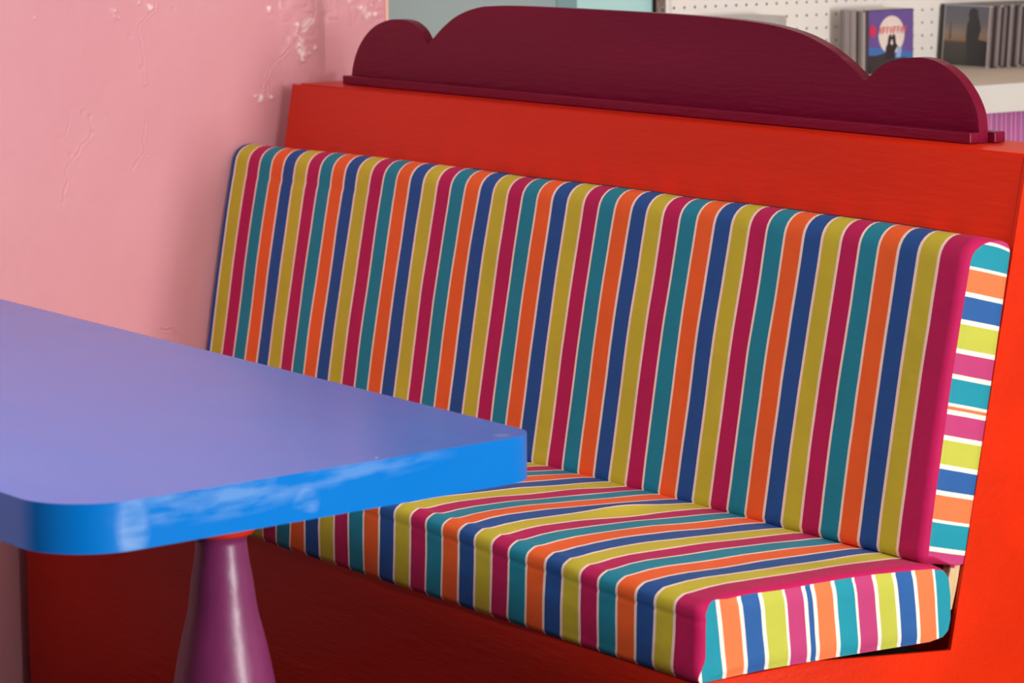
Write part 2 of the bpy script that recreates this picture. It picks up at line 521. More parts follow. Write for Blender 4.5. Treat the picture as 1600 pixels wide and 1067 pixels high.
def build_bench():
    b = thing('bench', 'red painted wooden booth bench with plum scalloped crest against pink wall', 'bench', (0.95, .35, -.41))
    X0 = 0.016
    red = M['red']
    # right end panel: L-shaped cut-out that takes the cushions
    a = bp(0, -.052, .0825); c = bp(0, .6555, .0823); c2 = bp(0, .6525, .0985)
    pts = [(.004, -.41), (.004, -.0030), (.20, -.0022), (.434, -.0225), (a[1], -.0225 if a[2] < -.0225 else a[2]), (c[1], c[2]), (c2[1], c2[2])]
    pts += [(.70, .631), (.70, -.41)]
    prism('end_panel', pts, 'x', XE - .004, XE + .002, red, b, bevel=.0008)
    d_ = bp(0, .64, .101); e_ = bp(0, -.03, .101)
    prism('wall_side_panel', [(.029, -.41), (.029, -.06), (e_[1], -.06), (d_[1], .613), (.687, .613), (.687, -.41)], 'x', X0, X0 + .018, red, b, bevel=.001)
    # front board under the seat, top follows the cushion hem
    xs = np.linspace(X0, XE - .0045, 40)
    hy, hz = hem(xs)
    vs, fs = [], []
    for x, z in zip(xs, hz):
        vs += [(x, .010, -.41), (x, .010, z - .0015), (x, .028, z - .0015), (x, .028, -.41)]
    for i in range(len(xs) - 1):
        q = 4 * i
        for k in range(4):
            fs.append((q + k, q + (k + 1) % 4, q + 4 + (k + 1) % 4, q + 4 + k))
    fs += [(0, 1, 2, 3)[::-1], tuple(4 * (len(xs) - 1) + k for k in range(4))]
    add('front_panel', vs, fs, red, b)
    # seat board and back board
    prism('seat_board', [(.030, -.024), (.44, -.036), (.44, -.054), (.030, -.042)], 'x', X0 + .02, XE - .008, M['dark_gap'], b)
    lo, hi = bp(0, -.03, .082), bp(0, .657, .082)
    lo2, hi2 = bp(0, -.03, .100), bp(0, .654, .100)
    md, md2 = bp(0, .5455, .082), bp(0, .5455, .100)
    bm_pts = [(lo[1], lo[2]), (md[1], md[2]), (md2[1], md2[2]), (lo2[1], lo2[2])]
    prism('back_panel', bm_pts, 'x', X0, XE - .0045, red, b)
    prism('back_plank', [(md[1], md[2]), (hi[1], hi[2]), (hi2[1], hi2[2]), (md2[1], md2[2])], 'x', X0, XE - .0042, red, b, bevel=.0022, seg=3)
    # top rail closing the hollow back
    f0, f1 = bp(0, .640, .0815), bp(0, .640, .0815)
    prism('top_rail', [(hi2[1] - .001, .6145), (hi2[1] + .0005, .6318), (.705, .6318), (.705, .6145)], 'x', X0, XE - .0042, red, b, bevel=.001)
    box('rear_panel', X0 + .02, XE - .0045, .688, .700, -.41, .613, red, b)
    # plum crest with three scallops
    crest = [(.0956, .6325), (.0962, .645), (.1004, .6621), (.1095, .6818), (.125, .7029), (.1488, .723), (.1785, .7388), (.216, .7491), (.2508, .752),
             (.2872, .7494), (.315, .7383), (.3306, .7246), (.3402, .7107)]
    mid = [(.3402, .7107), (.3583, .7224), (.3883, .7421), (.4257, .7613), (.4626, .7733), (.4932, .7797), (.5254, .7836), (.5961, .7862),
           (.7313, .7874), (.8612, .7876), (.9861, .7874), (1.1062, .7863), (1.1838, .7841), (1.2445, .781), (1.2966, .7758), (1.3508, .7656),
           (1.4056, .7473), (1.4482, .7251), (1.4792, .7063)]
    rt = [(1.4792, .7063), (1.4902, .7152), (1.5108, .729), (1.5313, .7368), (1.5516, .7413), (1.5786, .7448), (1.6013, .7454), (1.6213, .7431),
          (1.6411, .7377), (1.6596, .7297), (1.6767, .7189), (1.6938, .7029), (1.7056, .6876), (1.7136, .6712), (1.7171, .6484), (1.7171, .6325)]
    out = smooth_line(crest, 4)[:-1] + smooth_line(mid, 4)[:-1] + smooth_line(rt, 4)
    prism('crest_board', out, 'y', .640, .657, M['plum'], b, bevel=.0012)
    box('crest_ledge', .0945, 1.7190, .6215, .6395, .6325, .6478, M['plum'], b, bevel=.0018)
    box('crest_ledge', .0945, 1.7300, .6575, .6780, .6325, .6478, M['plum'], b, bevel=.0018)
    # bare plywood batten showing in the gap behind the seat cushion
    w = box('plywood_batten', 1.868, 1.8835, .4475, .4665, .030, .108, M['rawwood'], b, bevel=.0015)
    w['label'] = 'bare plywood batten end'
    me = w.data
    for v in me.vertices:                       # follow the lean of the back, rounded lower end
        z = v.co.z + w.parent.location.z - ZO
        v.co.y += (z - .108) * .28
    return b


build_bench()


# ------------------------------------------------------------------ cushions
def sweep_cushion(name, prof_fn, nprof, xs, inset_fn, stripe_fn, parent, material, disp=None, wfn=None):
    """closed profile (y,z) per x, inset near the ends; open ends are closed by end panels."""
    nx = len(xs)
    Vs = np.zeros((nx, nprof, 3))
    for i, x in enumerate(xs):
        pr = prof_fn(x)                          # nprof x 2
        r = inset_fn(x)
        if r > 0:
            t = np.roll(pr, -1, 0) - np.roll(pr, 1, 0)
            t /= np.linalg.norm(t, axis=1)[:, None] + 1e-9
            nrm = np.stack([-t[:, 1], t[:, 0]], 1)
            pr = pr + nrm * r * INW * (wfn(pr) if wfn else np.ones(len(pr)))[:, None]
        Vs[i, :, 0] = x
        Vs[i, :, 1:] = pr
    if disp is not None:
        Vs = disp(Vs)
    idx = np.arange(nx * nprof).reshape(nx, nprof)
    nxt = np.roll(idx, -1, 1)
    fs = np.stack([idx[:-1], idx[1:], nxt[1:], nxt[:-1]], -1).reshape(-1, 4).tolist()
    at = stripe_fn(Vs).ravel()
    o = add(name, Vs.reshape(-1, 3), fs, material, parent, smooth=True, attrs={'stripe': at})
    return o, Vs


INW = -1.0


def resample(pts, n):
    pts = np.array(pts + [pts[0]])
    L = np.r_[0, np.cumsum(np.linalg.norm(np.diff(pts, axis=0), axis=1))]
    t = np.linspace(0, L[-1], n, endpoint=False)
    return np.stack([np.interp(t, L, pts[:, 0]), np.interp(t, L, pts[:, 1])], 1)


def fillet(poly, radii, seg=8):
    out = []
    n = len(poly)
    for i in range(n):
        p, a, b = np.array(poly[i]), np.array(poly[i - 1]), np.array(poly[(i + 1) % n])
        r = radii[i]
        if r <= 0:
            out.append(tuple(p)); continue
        u, v = (a - p) / np.linalg.norm(a - p), (b - p) / np.linalg.norm(b - p)
        ang = math.acos(np.clip(u @ v, -1, 1))
        d = r / math.tan(ang / 2)
        s, e = p + u * d, p + v * d
        c = p + (u + v) / np.linalg.norm(u + v) * (r / math.sin(ang / 2))
        a0 = math.atan2(*(s - c)[::-1]); a1 = math.atan2(*(e - c)[::-1])
        da = (a1 - a0 + math.pi) % (2 * math.pi) - math.pi
        for k in range(seg + 1):
            t = a0 + da * k / seg
            out.append((c[0] + r * math.cos(t), c[1] + r * math.sin(t)))
    return out


def end_cap(name, loop, xface, bulge, attr, material, parent, sgn=1):
    """fabric end panel: rings from the profile loop to its medial line, gently bulged."""
    loop = np.asarray(loop)
    n = len(loop)
    rings = 12
    cen = loop.mean(0)
    vs, fs, at = [], [], []
    for k in range(rings + 1):
        t = k / rings
        s = 1 - t
        pts = loop.copy()
        pts[:, 1:] = cen[1:] + (loop[:, 1:] - cen[1:]) * s
        pts[:, 0] = loop[:, 0] * (1 - min(1, t * 6)) + (xface + sgn * bulge * math.sin(min(1, t * 2.2) * math.pi / 2)) * min(1, t * 6)
        vs.append(pts)
    V = np.concatenate(vs)
    for k in range(rings):
        for i in range(n):
            a, b = k * n + i, k * n + (i + 1) % n
            fs.append((a, b, b + n, a + n) if sgn > 0 else (a, a + n, b + n, b))
    return add(name, V, fs, material, parent, smooth=True, attrs={'stripe': attr(V)})


def end_stops(bounds, cols, v0, v1, hw):
    """bounds: cream line positions, cols: the colour after each line; mapped to 0..1 over v0..v1."""
    st = [(0.0, cols[0])]
    for x, c in zip(bounds, cols[1:]):
        st.append(((x - hw - v0) / (v1 - v0), SC['C2']))
        st.append(((x + hw - v0) / (v1 - v0), c))
    return st


SC['C2'] = rgb(236, 229, 220)  # cream whitened for the lit ends, like the colours below
EC_LIT = dict(T=rgb(26, 146, 166), O=rgb(232, 122, 72), B=rgb(42, 94, 160), Y=rgb(192, 194, 74), M=rgb(190, 62, 118))  # same cloth, paler: daylight on the cushion ends mixed into the colours


def build_back_cushion():
    t = thing('back_cushion', 'upright striped back cushion leaning on the red bench back', 'cushion', (0.94, .42, .10))
    TH = 0.080

    def prof(x):
        e = sstep(.55, 1.0, abs((x - .94) / .95))
        top = .5475 - .004 * float(e)
        poly = [(-.001, .1025), (-.001, top), (TH, top - .003), (TH, .104)]
        f = fillet(poly, [.011, .034, .016, .010], 10)
        pr = resample(f, 120)
        # bulge of the foam
        s = (pr[:, 1] - .105) / .44
        pr[:, 0] -= .003 * np.sin(np.clip(s, 0, 1) * math.pi) * (pr[:, 0] < .03)
        Pw = np.array([bp(x, b, a) for a, b in pr])
        return Pw[:, 1:]

    x0, x1, r = -.015, XE, .012
    xs = np.unique(np.r_[x0 + r * (1 - np.cos(np.linspace(0, math.pi / 2, 9))), np.linspace(x0 + r, x1 - r, 330),
                         x1 - r * (1 - np.cos(np.linspace(0, math.pi / 2, 9)))])

    def inset(x):
        e, q = (x1 - x, r) if x > .9 else (x - x0, .004)
        return q - math.sqrt(max(0, q * q - (q - e) ** 2)) if e < q else 0.0

    def wfn(pr):
        off = (pr[:, 0] - YB) * cL - pr[:, 1] * sL
        return .12 + .88 * sstep(.060, .012, off)

    def disp(V):
        X_, Z_ = V[..., 0], V[..., 2]
        front = sstep(.0, .02, (YB + (Z_ - 0) * math.tan(LEAN) + .045) - V[..., 1])
        n = 0.0012 * vnoise(X_ * 9, Z_ * 5, 21) + 0.0007 * vnoise(X_ * 22, Z_ * 12, 22)
        fold = -0.0011 * np.exp(-((Z_ - (.476 + .004 * vnoise(X_ * 6, Z_ * 0, 23))) / .0025) ** 2) * sstep(-.3, .3, vnoise(X_ * 3.1, Z_ * 0 + 2, 24))
        V = V.copy()
        V[..., 1] -= (n + fold) * front
        V[..., 2] += 0.0018 * vnoise(X_ * 7, X_ * 0, 25) * sstep(.5, .54, Z_)
        return V

    def stripe(V):
        return np.clip(V[..., 0] / P, -.9, 46.92) + 0.02 * vnoise(V[..., 0] * 8, V[..., 2] * 9, 26)

    body, Vs = sweep_cushion('cover', prof, 120, xs, inset, stripe, t, M['stripes'], disp, wfn)
    # right end panel with cross-wise stripes
    bounds = [.1206, .1582, .1959, .2301, .2693, .3028, .3130, .3509, .3859, .4242, .4607, .4956, .5325]
    cols = [EC_LIT['M'], EC_LIT['T'], EC_LIT['O'], EC_LIT['B'], EC_LIT['Y'], EC_LIT['M'], EC_LIT['O'], EC_LIT['T'], EC_LIT['M'], EC_LIT['Y'], EC_LIT['B'], EC_LIT['O'], EC_LIT['T'], EC_LIT['M']]
    st = end_stops(bounds, cols, .05, .60, .0029)
    m = stripe_mat('striped_cotton_back_end', st, 'stripe', 1.0, wob=.0015)

    def attr(V):
        s = (V[:, 1] - YB) * sL + V[:, 2] * cL
        off = (V[:, 1] - YB) * cL - V[:, 2] * sL
        s = s + .055 * (off - .0) - .0035 + .25 * np.maximum(0, off - .045) ** 2 * 20 * sstep(.5, .55, s)
        return (s - .05) / .55
    end_cap('end_panel', Vs[-1], XE, .004, attr, m, t, 1)
    end_cap('wall_end_panel', Vs[0], x0, .002, lambda V: np.full(len(V), 4.5), M['stripes'], t, -1)
    # run of dark machine stitches along the top front edge
    vs, fs = [], []
    for i in range(int((1.83 - .70) / .0052)):
        x = .70 + i * .0052
        c = np.array(bp(x, .5466 - .0035 * float(sstep(.55, 1.0, abs((x - .94) / .95))), .0245 + .002 * math.sin(x * 9)))
        c[2] += 0.0018 * float(vnoise(np.array(x * 7), np.array(0.0) * 0 + x * 0, 25))
        h = (.0017, .0006, .0006)
        b0 = len(vs)
        for sx in (-1, 1):
            for sy in (-1, 1):
                for sz in (-1, 1):
                    vs.append((c[0] + sx * h[0], c[1] + sy * h[1], c[2] + sz * h[2]))
        fs += [tuple(b0 + k for k in f) for f in ((0, 1, 3, 2), (4, 6, 7, 5), (0, 4, 5, 1), (2, 3, 7, 6), (0, 2, 6, 4), (1, 5, 7, 3))]
    s = add('stitching', vs, fs, M['thread'], t)
    s['kind'] = 'stuff'
    s['label'] = 'dark machine stitches along the top edge'
    fl = [(1.8840, .424, .1040), (1.8840, .452, .1060), (1.8860, .4460, .0870), (1.8845, .4400, .0900)]
    vs = fl + [(x - .004, y, z + .001) for x, y, z in fl]
    f = add('torn_flap', vs, [(0, 1, 2, 3), (7, 6, 5, 4), (0, 4, 5, 1), (1, 5, 6, 2), (2, 6, 7, 3), (3, 7, 4, 0)],
            mat('magenta_cotton', SC['M'], rough=.75, var=.1), t)
    f['label'] = 'torn magenta flap of cover'
    return t


build_back_cushion()


def build_seat_cushion():
    t = thing('seat_cushion', 'flat striped seat cushion lying on the red bench', 'cushion', (0.94, .21, -.006))

    def prof(x):
        hy, hz = (float(v) for v in hem(x))
        g = float(sstep(0, .75, 1.87 - x))
        fr = .0975 + .019 * g                    # height of the front edge
        mid = .1075 + .0165 * g
        bk = .1005 + .009 * g
        pts = [(hy + .004, hz), (hy, hz + .006)]
        pts += [(hy + .0005, hz + .05), (hy + .0014, fr - .024), (hy + .0024, fr - .0200), (hy + .0012, fr - .016), (hy + .0018, fr - .008), (hy + .0042, fr - .0025),
                (hy + .0095, fr + .0015), (hy + .0170, fr + .0052), (hy + .0300, mid - .0035), (hy + .055, mid - .001), (hy + .085, mid),
                (.15, mid - .0010 - .0006 * g), (.22, mid * .70 + bk * .30), (.30, mid * .33 + bk * .67), (.37, bk), (.405, bk - .003), (.424, bk - .011), (.434, bk - .024),
                (.438, .05), (.438, .020), (.434, .004), (.424, -.004), (.40, -.0075), (.25, -.004), (.12, -.002)]
        pts = [(y, z) for y, z in pts]
        return resample(pts, 300)

    x0, x1, r = .022, XE + .0005, .012
    xs = np.unique(np.r_[x0 + r * (1 - np.cos(np.linspace(0, math.pi / 2, 9))), np.linspace(x0 + r, x1 - r, 340),
                         x1 - r * (1 - np.cos(np.linspace(0, math.pi / 2, 9)))])

    def inset(x):
        e = min(x - x0, x1 - x)
        return r - math.sqrt(max(0, r * r - (r - e) ** 2)) if e < r else 0.0

    def wfn(pr):
        return .12 + .88 * sstep(.035, .012, pr[:, 0]) * sstep(.000, .03, pr[:, 1]) + .40 * sstep(.085, .10, pr[:, 1]) * sstep(.03, .06, pr[:, 0])

    def disp(V):
        V = V.copy()
        X_, Y_, Z_ = V[..., 0], V[..., 1], V[..., 2]
        top = sstep(.085, .100, Z_) * sstep(0.0, .05, Y_)
        frt = sstep(.03, .012, Y_) * sstep(.0, .012, Z_)
        tz = 0.0022 * vnoise(X_ * 8, Y_ * 6, 31) + 0.0010 * vnoise(X_ * 20, Y_ * 14, 32)
        # rucked cloth near the back cushion
        u = (X_ - 1.40) + .03 * (Y_ - .26)
        tz += 0.0040 * np.exp(-(u / .011) ** 2) * np.exp(-((Y_ - .262) / .05) ** 2)
        tz -= 0.0026 * np.exp(-((u - .04) / .022) ** 2) * np.exp(-((Y_ - .24) / .06) ** 2)
        V[..., 2] += tz * top
        # slanting creases on the front boxing
        n = 0.0016 * vnoise(X_ * 11, Z_ * 14, 33)
        ph = (X_ * 21 + Z_ * 40 + 2.0 * vnoise(X_ * 4, Z_ * 4, 34))
        n += 0.0014 * np.sin(ph) * sstep(-.2, .6, vnoise(X_ * 7, Z_ * 10, 35))
        V[..., 1] -= n * frt
        return V

    def stripe(V):
        X_, Y_, Z_ = V[..., 0], V[..., 1], V[..., 2]
        return np.minimum(X_ / P, 46.90) + 0.03 * vnoise(X_ * 9, Y_ * 9 + Z_ * 14, 36)

    body, Vs = sweep_cushion('cover', prof, 300, xs, inset, stripe, t, M['stripes'], disp, wfn)
    yb_ = [0.0065, 0.0440, 0.0790, 0.1135, 0.1510, 0.1850, 0.1995, 0.2335, 0.2690, 0.3045, 0.3395, 0.3737, 0.4087]
    cols = [EC_LIT['M'], EC_LIT['T'], EC_LIT['O'], EC_LIT['B'], EC_LIT['Y'], EC_LIT['M'], EC_LIT['B'], EC_LIT['O'], EC_LIT['T'], EC_LIT['M'], EC_LIT['Y'], EC_LIT['B'], EC_LIT['O'], EC_LIT['T']]
    st = end_stops(yb_, cols, -.05, .50, .0030)
    m = stripe_mat('striped_cotton_seat_end', st, 'stripe', 1.0, wob=.003)

    def attr(V):
        return (V[:, 1] - .10 * (.045 - V[:, 2]) + .05) / .55
    end_cap('end_panel', Vs[-1], XE + .0005, .004, attr, m, t, 1)
    end_cap('wall_end_panel', Vs[0], x0, .002, lambda V: np.full(len(V), 4.5), M['stripes'], t, -1)
    return t


build_seat_cushion()


# ------------------------------------------------------------------ table
def blue_table_mat():
    m = bpy.data.materials.new('blue_gloss_table_paint')
    m.use_nodes = True
    nt = m.node_tree
    L = nt.links.new
    b = nt.nodes['Principled BSDF']
    b.inputs['Specular IOR Level'].default_value = 0.5
    tc = nt.nodes.new('ShaderNodeTexCoord')
    geo = nt.nodes.new('ShaderNodeNewGeometry')
    n = nt.nodes.new('ShaderNodeTexNoise'); n.inputs['Scale'].default_value = 5; n.inputs['Detail'].default_value = 7
    L(tc.outputs['Object'], n.inputs['Vector'])
    mx = nt.nodes.new('ShaderNodeMix'); mx.data_type = 'RGBA'
    mx.inputs['A'].default_value = rgb(0, 116, 208); mx.inputs['B'].default_value = rgb(0, 126, 220)
    L(n.outputs['Fac'], mx.inputs['Factor'])
    # rubbed, chalky scuffs on the edge next to the near corner
    def sphere_mask(c, rad, squash=(1, 1, 1)):
        vm = nt.nodes.new('ShaderNodeVectorMath'); vm.operation = 'SUBTRACT'
        L(geo.outputs['Position'], vm.inputs[0]); vm.inputs[1].default_value = c
        v2 = nt.nodes.new('ShaderNodeVectorMath'); v2.operation = 'MULTIPLY'
        L(vm.outputs[0], v2.inputs[0]); v2.inputs[1].default_value = squash
        ln = nt.nodes.new('ShaderNodeVectorMath'); ln.operation = 'LENGTH'
        L(v2.outputs[0], ln.inputs[0])
        mr = nt.nodes.new('ShaderNodeMapRange'); mr.clamp = True
        mr.inputs['From Min'].default_value = rad; mr.inputs['From Max'].default_value = rad * .55
        L(ln.outputs['Value'], mr.inputs['Value'])
        return mr.outputs[0]
    ns = nt.nodes.new('ShaderNodeTexNoise'); ns.inputs['Scale'].default_value = 34; ns.inputs['Detail'].default_value = 8
    mp = nt.nodes.new('ShaderNodeMapping'); mp.inputs['Scale'].default_value = (1, .35, 1.5)
    L(tc.outputs['Object'], mp.inputs['Vector']); L(mp.outputs[0], ns.inputs['Vector'])
    nr = nt.nodes.new('ShaderNodeMapRange'); nr.inputs['From Min'].default_value = .42; nr.inputs['From Max'].default_value = .62
    L(ns.outputs['Fac'], nr.inputs['Value'])
    nr2 = nt.nodes.new('ShaderNodeMapRange'); nr2.inputs['From Min'].default_value = .35; nr2.inputs['From Max'].default_value = .65
    nr2.inputs['To Min'].default_value = .08; nr2.inputs['To Max'].default_value = .42
    L(ns.outputs['Fac'], nr2.inputs['Value'])
    def mul(a, bb, k=1.0):
        q = nt.nodes.new('ShaderNodeMath'); q.operation = 'MULTIPLY'
        L(a, q.inputs[0])
        if bb is None: q.inputs[1].default_value = k
        else: L(bb, q.inputs[1])
        return q.outputs[0]
    def mxm(a, bb):
        q = nt.nodes.new('ShaderNodeMath'); q.operation = 'MAXIMUM'
        L(a, q.inputs[0]); L(bb, q.inputs[1])
        return q.outputs[0]
    s1 = mul(sphere_mask((1.925, -.812, .313 + ZO), .042, (.3, 1.7, .9)), nr2.outputs[0])
    s2 = mul(mul(sphere_mask((1.915, -.70, .326 + ZO), .16, (.3, 1, 6)), nr.outputs[0]), None, .28)
    s3 = mul(mul(sphere_mask((1.895, -.515, .333 + ZO), .17, (.3, 1, 9)), nr.outputs[0]), None, .22)
    s4 = mul(mul(sphere_mask((1.905, -.575, .306 + ZO), .022, (.3, 1, .9)), nr.outputs[0]), None, .3)
    sn = nt.nodes.new('ShaderNodeSeparateXYZ'); L(geo.outputs['True Normal'], sn.inputs[0])
    side = nt.nodes.new('ShaderNodeMapRange'); side.inputs['From Min'].default_value = .5; side.inputs['From Max'].default_value = .2
    L(sn.outputs['Z'], side.inputs['Value'])
    s1, s2, s3, s4 = (mul(q_, side.outputs[0]) for q_ in (s1, s2, s3, s4))
    s5 = sphere_mask((1.8807, -.4619, .34 + ZO), .0026)
    s6 = mul(sphere_mask((1.8500, -.262, .336 + ZO), .018, (1, 1, 3)), None, .35)
    tot = mxm(mxm(mxm(s1, s2), mxm(s3, s4)), mxm(s5, s6))
    m2 = nt.nodes.new('ShaderNodeMix'); m2.data_type = 'RGBA'
    L(tot, m2.inputs['Factor']); L(mx.outputs['Result'], m2.inputs['A'])
    m2.inputs['B'].default_value = rgb(176, 208, 240)
    L(m2.outputs['Result'], b.inputs['Base Color'])
    # brushed, slightly uneven gloss
    n3 = nt.nodes.new('ShaderNodeTexNoise'); n3.inputs['Scale'].default_value = 9; n3.inputs['Detail'].default_value = 6
    mp3 = nt.nodes.new('ShaderNodeMapping'); mp3.inputs['Scale'].default_value = (.35, 1.6, 1)
    L(tc.outputs['Object'], mp3.inputs['Vector']); L(mp3.outputs[0], n3.inputs['Vector'])
    rr = nt.nodes.new('ShaderNodeMapRange'); rr.inputs['From Min'].default_value = .3; rr.inputs['From Max'].default_value = .7
    rr.inputs['To Min'].default_value = .17; rr.inputs['To Max'].default_value = .22
    L(n3.outputs['Fac'], rr.inputs['Value']); L(rr.outputs[0], b.inputs['Roughness'])
    bpn = nt.nodes.new('ShaderNodeBump'); bpn.inputs['Distance'].default_value = 0.00015
    L(n3.outputs['Fac'], bpn.inputs['Height']); L(bpn.outputs[0], b.inputs['Normal'])
    return m


M['blue'] = blue_table_mat()


def build_table():
    t = thing('table', 'blue painted cafe table with thick rounded top on purple turned pedestals', 'table', (1.0, -.55, -.41))
    poly = [(.10, -.172), (1.868, -.2175), (1.9425, -.9055), (.10, -.9055)]
    out = fillet(poly, [.05, .052, .088, .08], 14)
    prism('tabletop', out, 'z', .284, .340, M['blue'], t, bevel=.0035, seg=3)
    prof = [(.034, .226), (.0312, .2195), (.0312, .212), (.0340, .190), (.0372, .172), (.0425, .132), (.0495, .103), (.0560, .073), (.0618, .040),
            (.0668, .000), (.0690, -.04), (.0670, -.08), (.0600, -.125), (.0500, -.165), (.0430, -.195), (.0410, -.215), (.0520, -.225), (.0545, -.238),
            (.0520, -.250), (.0440, -.258), (.0440, -.275), (.0700, -.300), (.1400, -.335), (.1900, -.350), (.2000, -.360), (.2000, -.41)]
    pp = smooth_line(prof, 4)
    for cx in (1.667, .42):
        L = lathe('pedestal_leg', cx, -.55, pp, M['leg'], t, 72)
        rr = [(.030, .284), (.0375, .284), (.0405, .262), (.0420, .245), (.0418, .234), (.0385, .2265), (.030, .2245)]
        c = lathe('collar', cx, -.55, smooth_line(rr, 4), M['collar'], L, 64)
        c['label'] = 'orange red turned collar under the tabletop'
    return t


build_table()


# ------------------------------------------------------------------ shop display behind the bench
def build_pegboard():
    t = thing('pegboard', 'white perforated pegboard on the wall behind the compact disc display', 'pegboard', (-.03, 2.1, .05))
    py, pz, r = .0259, .0263, .0031
    Y0, Z0 = 1.4563 - py / 2 - py, .7345 + pz / 2 + 14 * pz
    ny, nz = 54, 44
    ang = [(-3 + k) * math.pi / 4 for k in range(8)]
    sq = [(-1, -1), (0, -1), (1, -1), (1, 0), (1, 1), (0, 1), (-1, 1), (-1, 0)]
    vs, fs = [], []
    xf, xb = WX, WX - .005
    for i in range(ny):
        for j in range(nz):
            cy, cz = Y0 + (i + .5) * py, Z0 - (j + .5) * pz
            b = len(vs)
            vs += [(xf, cy + u * py / 2, cz + v * pz / 2) for u, v in sq]
            vs += [(xf, cy + r * math.cos(a), cz + r * math.sin(a)) for a in ang]
            vs += [(xb, cy + r * math.cos(a), cz + r * math.sin(a)) for a in ang]
            for k in range(8):
                n = (k + 1) % 8
                fs.append((b + k, b + n, b + 8 + n, b + 8 + k))
                fs.append((b + 8 + k, b + 8 + n, b + 16 + n, b + 16 + k))
    add('perforated_face', vs, fs, M['peg'], t)
    box('backing_board', xb - .010, xb, Y0, Y0 + ny * py, Z0 - nz * pz, Z0, M['peghole'], t)
    return t


build_pegboard()


def build_counter():
    t = thing('display_counter', 'cream painted display counter holding rows of compact discs', 'counter', (.22, 2.2, -.41))
    y0, y1, xf = 1.46, 3.05, .487
    box('counter_top', WX + .001, xf - .012, y0, y1, .573, .593, M['countertop'], t, bevel=.001)
    box('fascia', xf - .012, xf, y0, y1, .539, .5932, M['counter'], t, bevel=.0015)
    box('lower_shelf', WX + .001, xf - .002, y0, y1, .440, .457, M['countertop'], t, bevel=.001)
    box('base_panel', xf - .03, xf - .014, y0, y1, -.41, .440, M['counter'], t)
    for yy in (y0, y1 - .018):
        box('side_panel', WX + .001, xf - .0125, yy, yy + .018, -.41, .5725, M['counter'], t)
    return t


build_counter()


def plain(name, c, rough=.35):
    return mat(name, c, rough=rough, var=.06, var_scale=30)


SPINES = [plain('spine_mauve_grey', rgb(128, 112, 116)), plain('spine_light', rgb(188, 178, 176)), plain('spine_dark', rgb(46, 40, 42)),
          plain('spine_taupe', rgb(146, 130, 132)), plain('spine_pale', rgb(206, 198, 196))]
CASE_CLEAR = plain('case_clear_grey', rgb(176, 172, 168), .25)
CASE_DARK = plain('case_smoke', rgb(66, 60, 62), .3)
CASE_PINK = plain('case_pink_edge', rgb(232, 172, 214), .3)
PINKS = [plain('spine_pink', rgb(186, 84, 146)), plain('spine_magenta', rgb(166, 72, 132)), plain('spine_rose', rgb(200, 108, 164)),
         plain('spine_orchid', rgb(176, 96, 158))]


def case_x(name, x0, th, y0, w, z0, h, body, spine, label, group):
    """jewel case standing with its cover facing +x and its spine facing -y."""
    o = box(name, x0, x0 + th - .0006, y0, y0 + w, z0, z0 + h, body, None, bevel=.0008, seg=1, origin=(x0, y0, z0 + ZO))
    tag(o, label, 'disc case', group)
    box('spine_label', x0 + .0016, x0 + th - .0022, y0 - .0004, y0 + .002, z0 + .003, z0 + h - .003, spine, o)
    return o


def case_y(name, y0, th, x0, w, z0, h, body, spine, label, group, lean=0.0):
    """jewel case standing with its spine facing +x, stacked along y."""
    o = box(name, x0, x0 + w, y0, y0 + th - .0006, z0, z0 + h, body, None, bevel=.0008, seg=1, origin=(x0, y0, z0 + ZO))
    tag(o, label, 'disc case', group)
    box('spine_label', x0 + w - .002, x0 + w + .0004, y0 + .0014, y0 + th - .0020, z0 + .003, z0 + h - .003, spine, o)
    if lean:
        o.rotation_euler = (lean, 0, 0)
    return o


ZT = .5935
# stack 1: covers towards the window, purple moonlit cover in front
xx = .022
order = [0, 3, 1, 3, 1, 2, 0, 4]
front = None
for k, ci in enumerate(order):
    th = .0098
    last = k == len(order) - 1
    lab = ('upright disc case with purple moonlit cover of an embracing couple' if last
           else 'plain grey spined disc case standing behind the purple moonlit cover')
    c = case_x('disc_case', xx, th, 1.8465 + random.uniform(-.0015, .0015), .127, ZT, .1265, CASE_CLEAR if not last else CASE_DARK, SPINES[ci], lab,
               None if last else 'grey disc cases behind the purple cover')
    xx += th
    front = c


def flat(name, pts, x, material, parent, th=.0003):
    """thin printed shape on a cover that faces +x; pts are (y, z)."""
    return prism(name, pts, 'x', x, x + th, material, parent)


def disc(cy, cz, ry, rz, n=28):
    return [(cy + ry * math.cos(2 * math.pi * k / n), cz + rz * math.sin(2 * math.pi * k / n)) for k in range(n)]


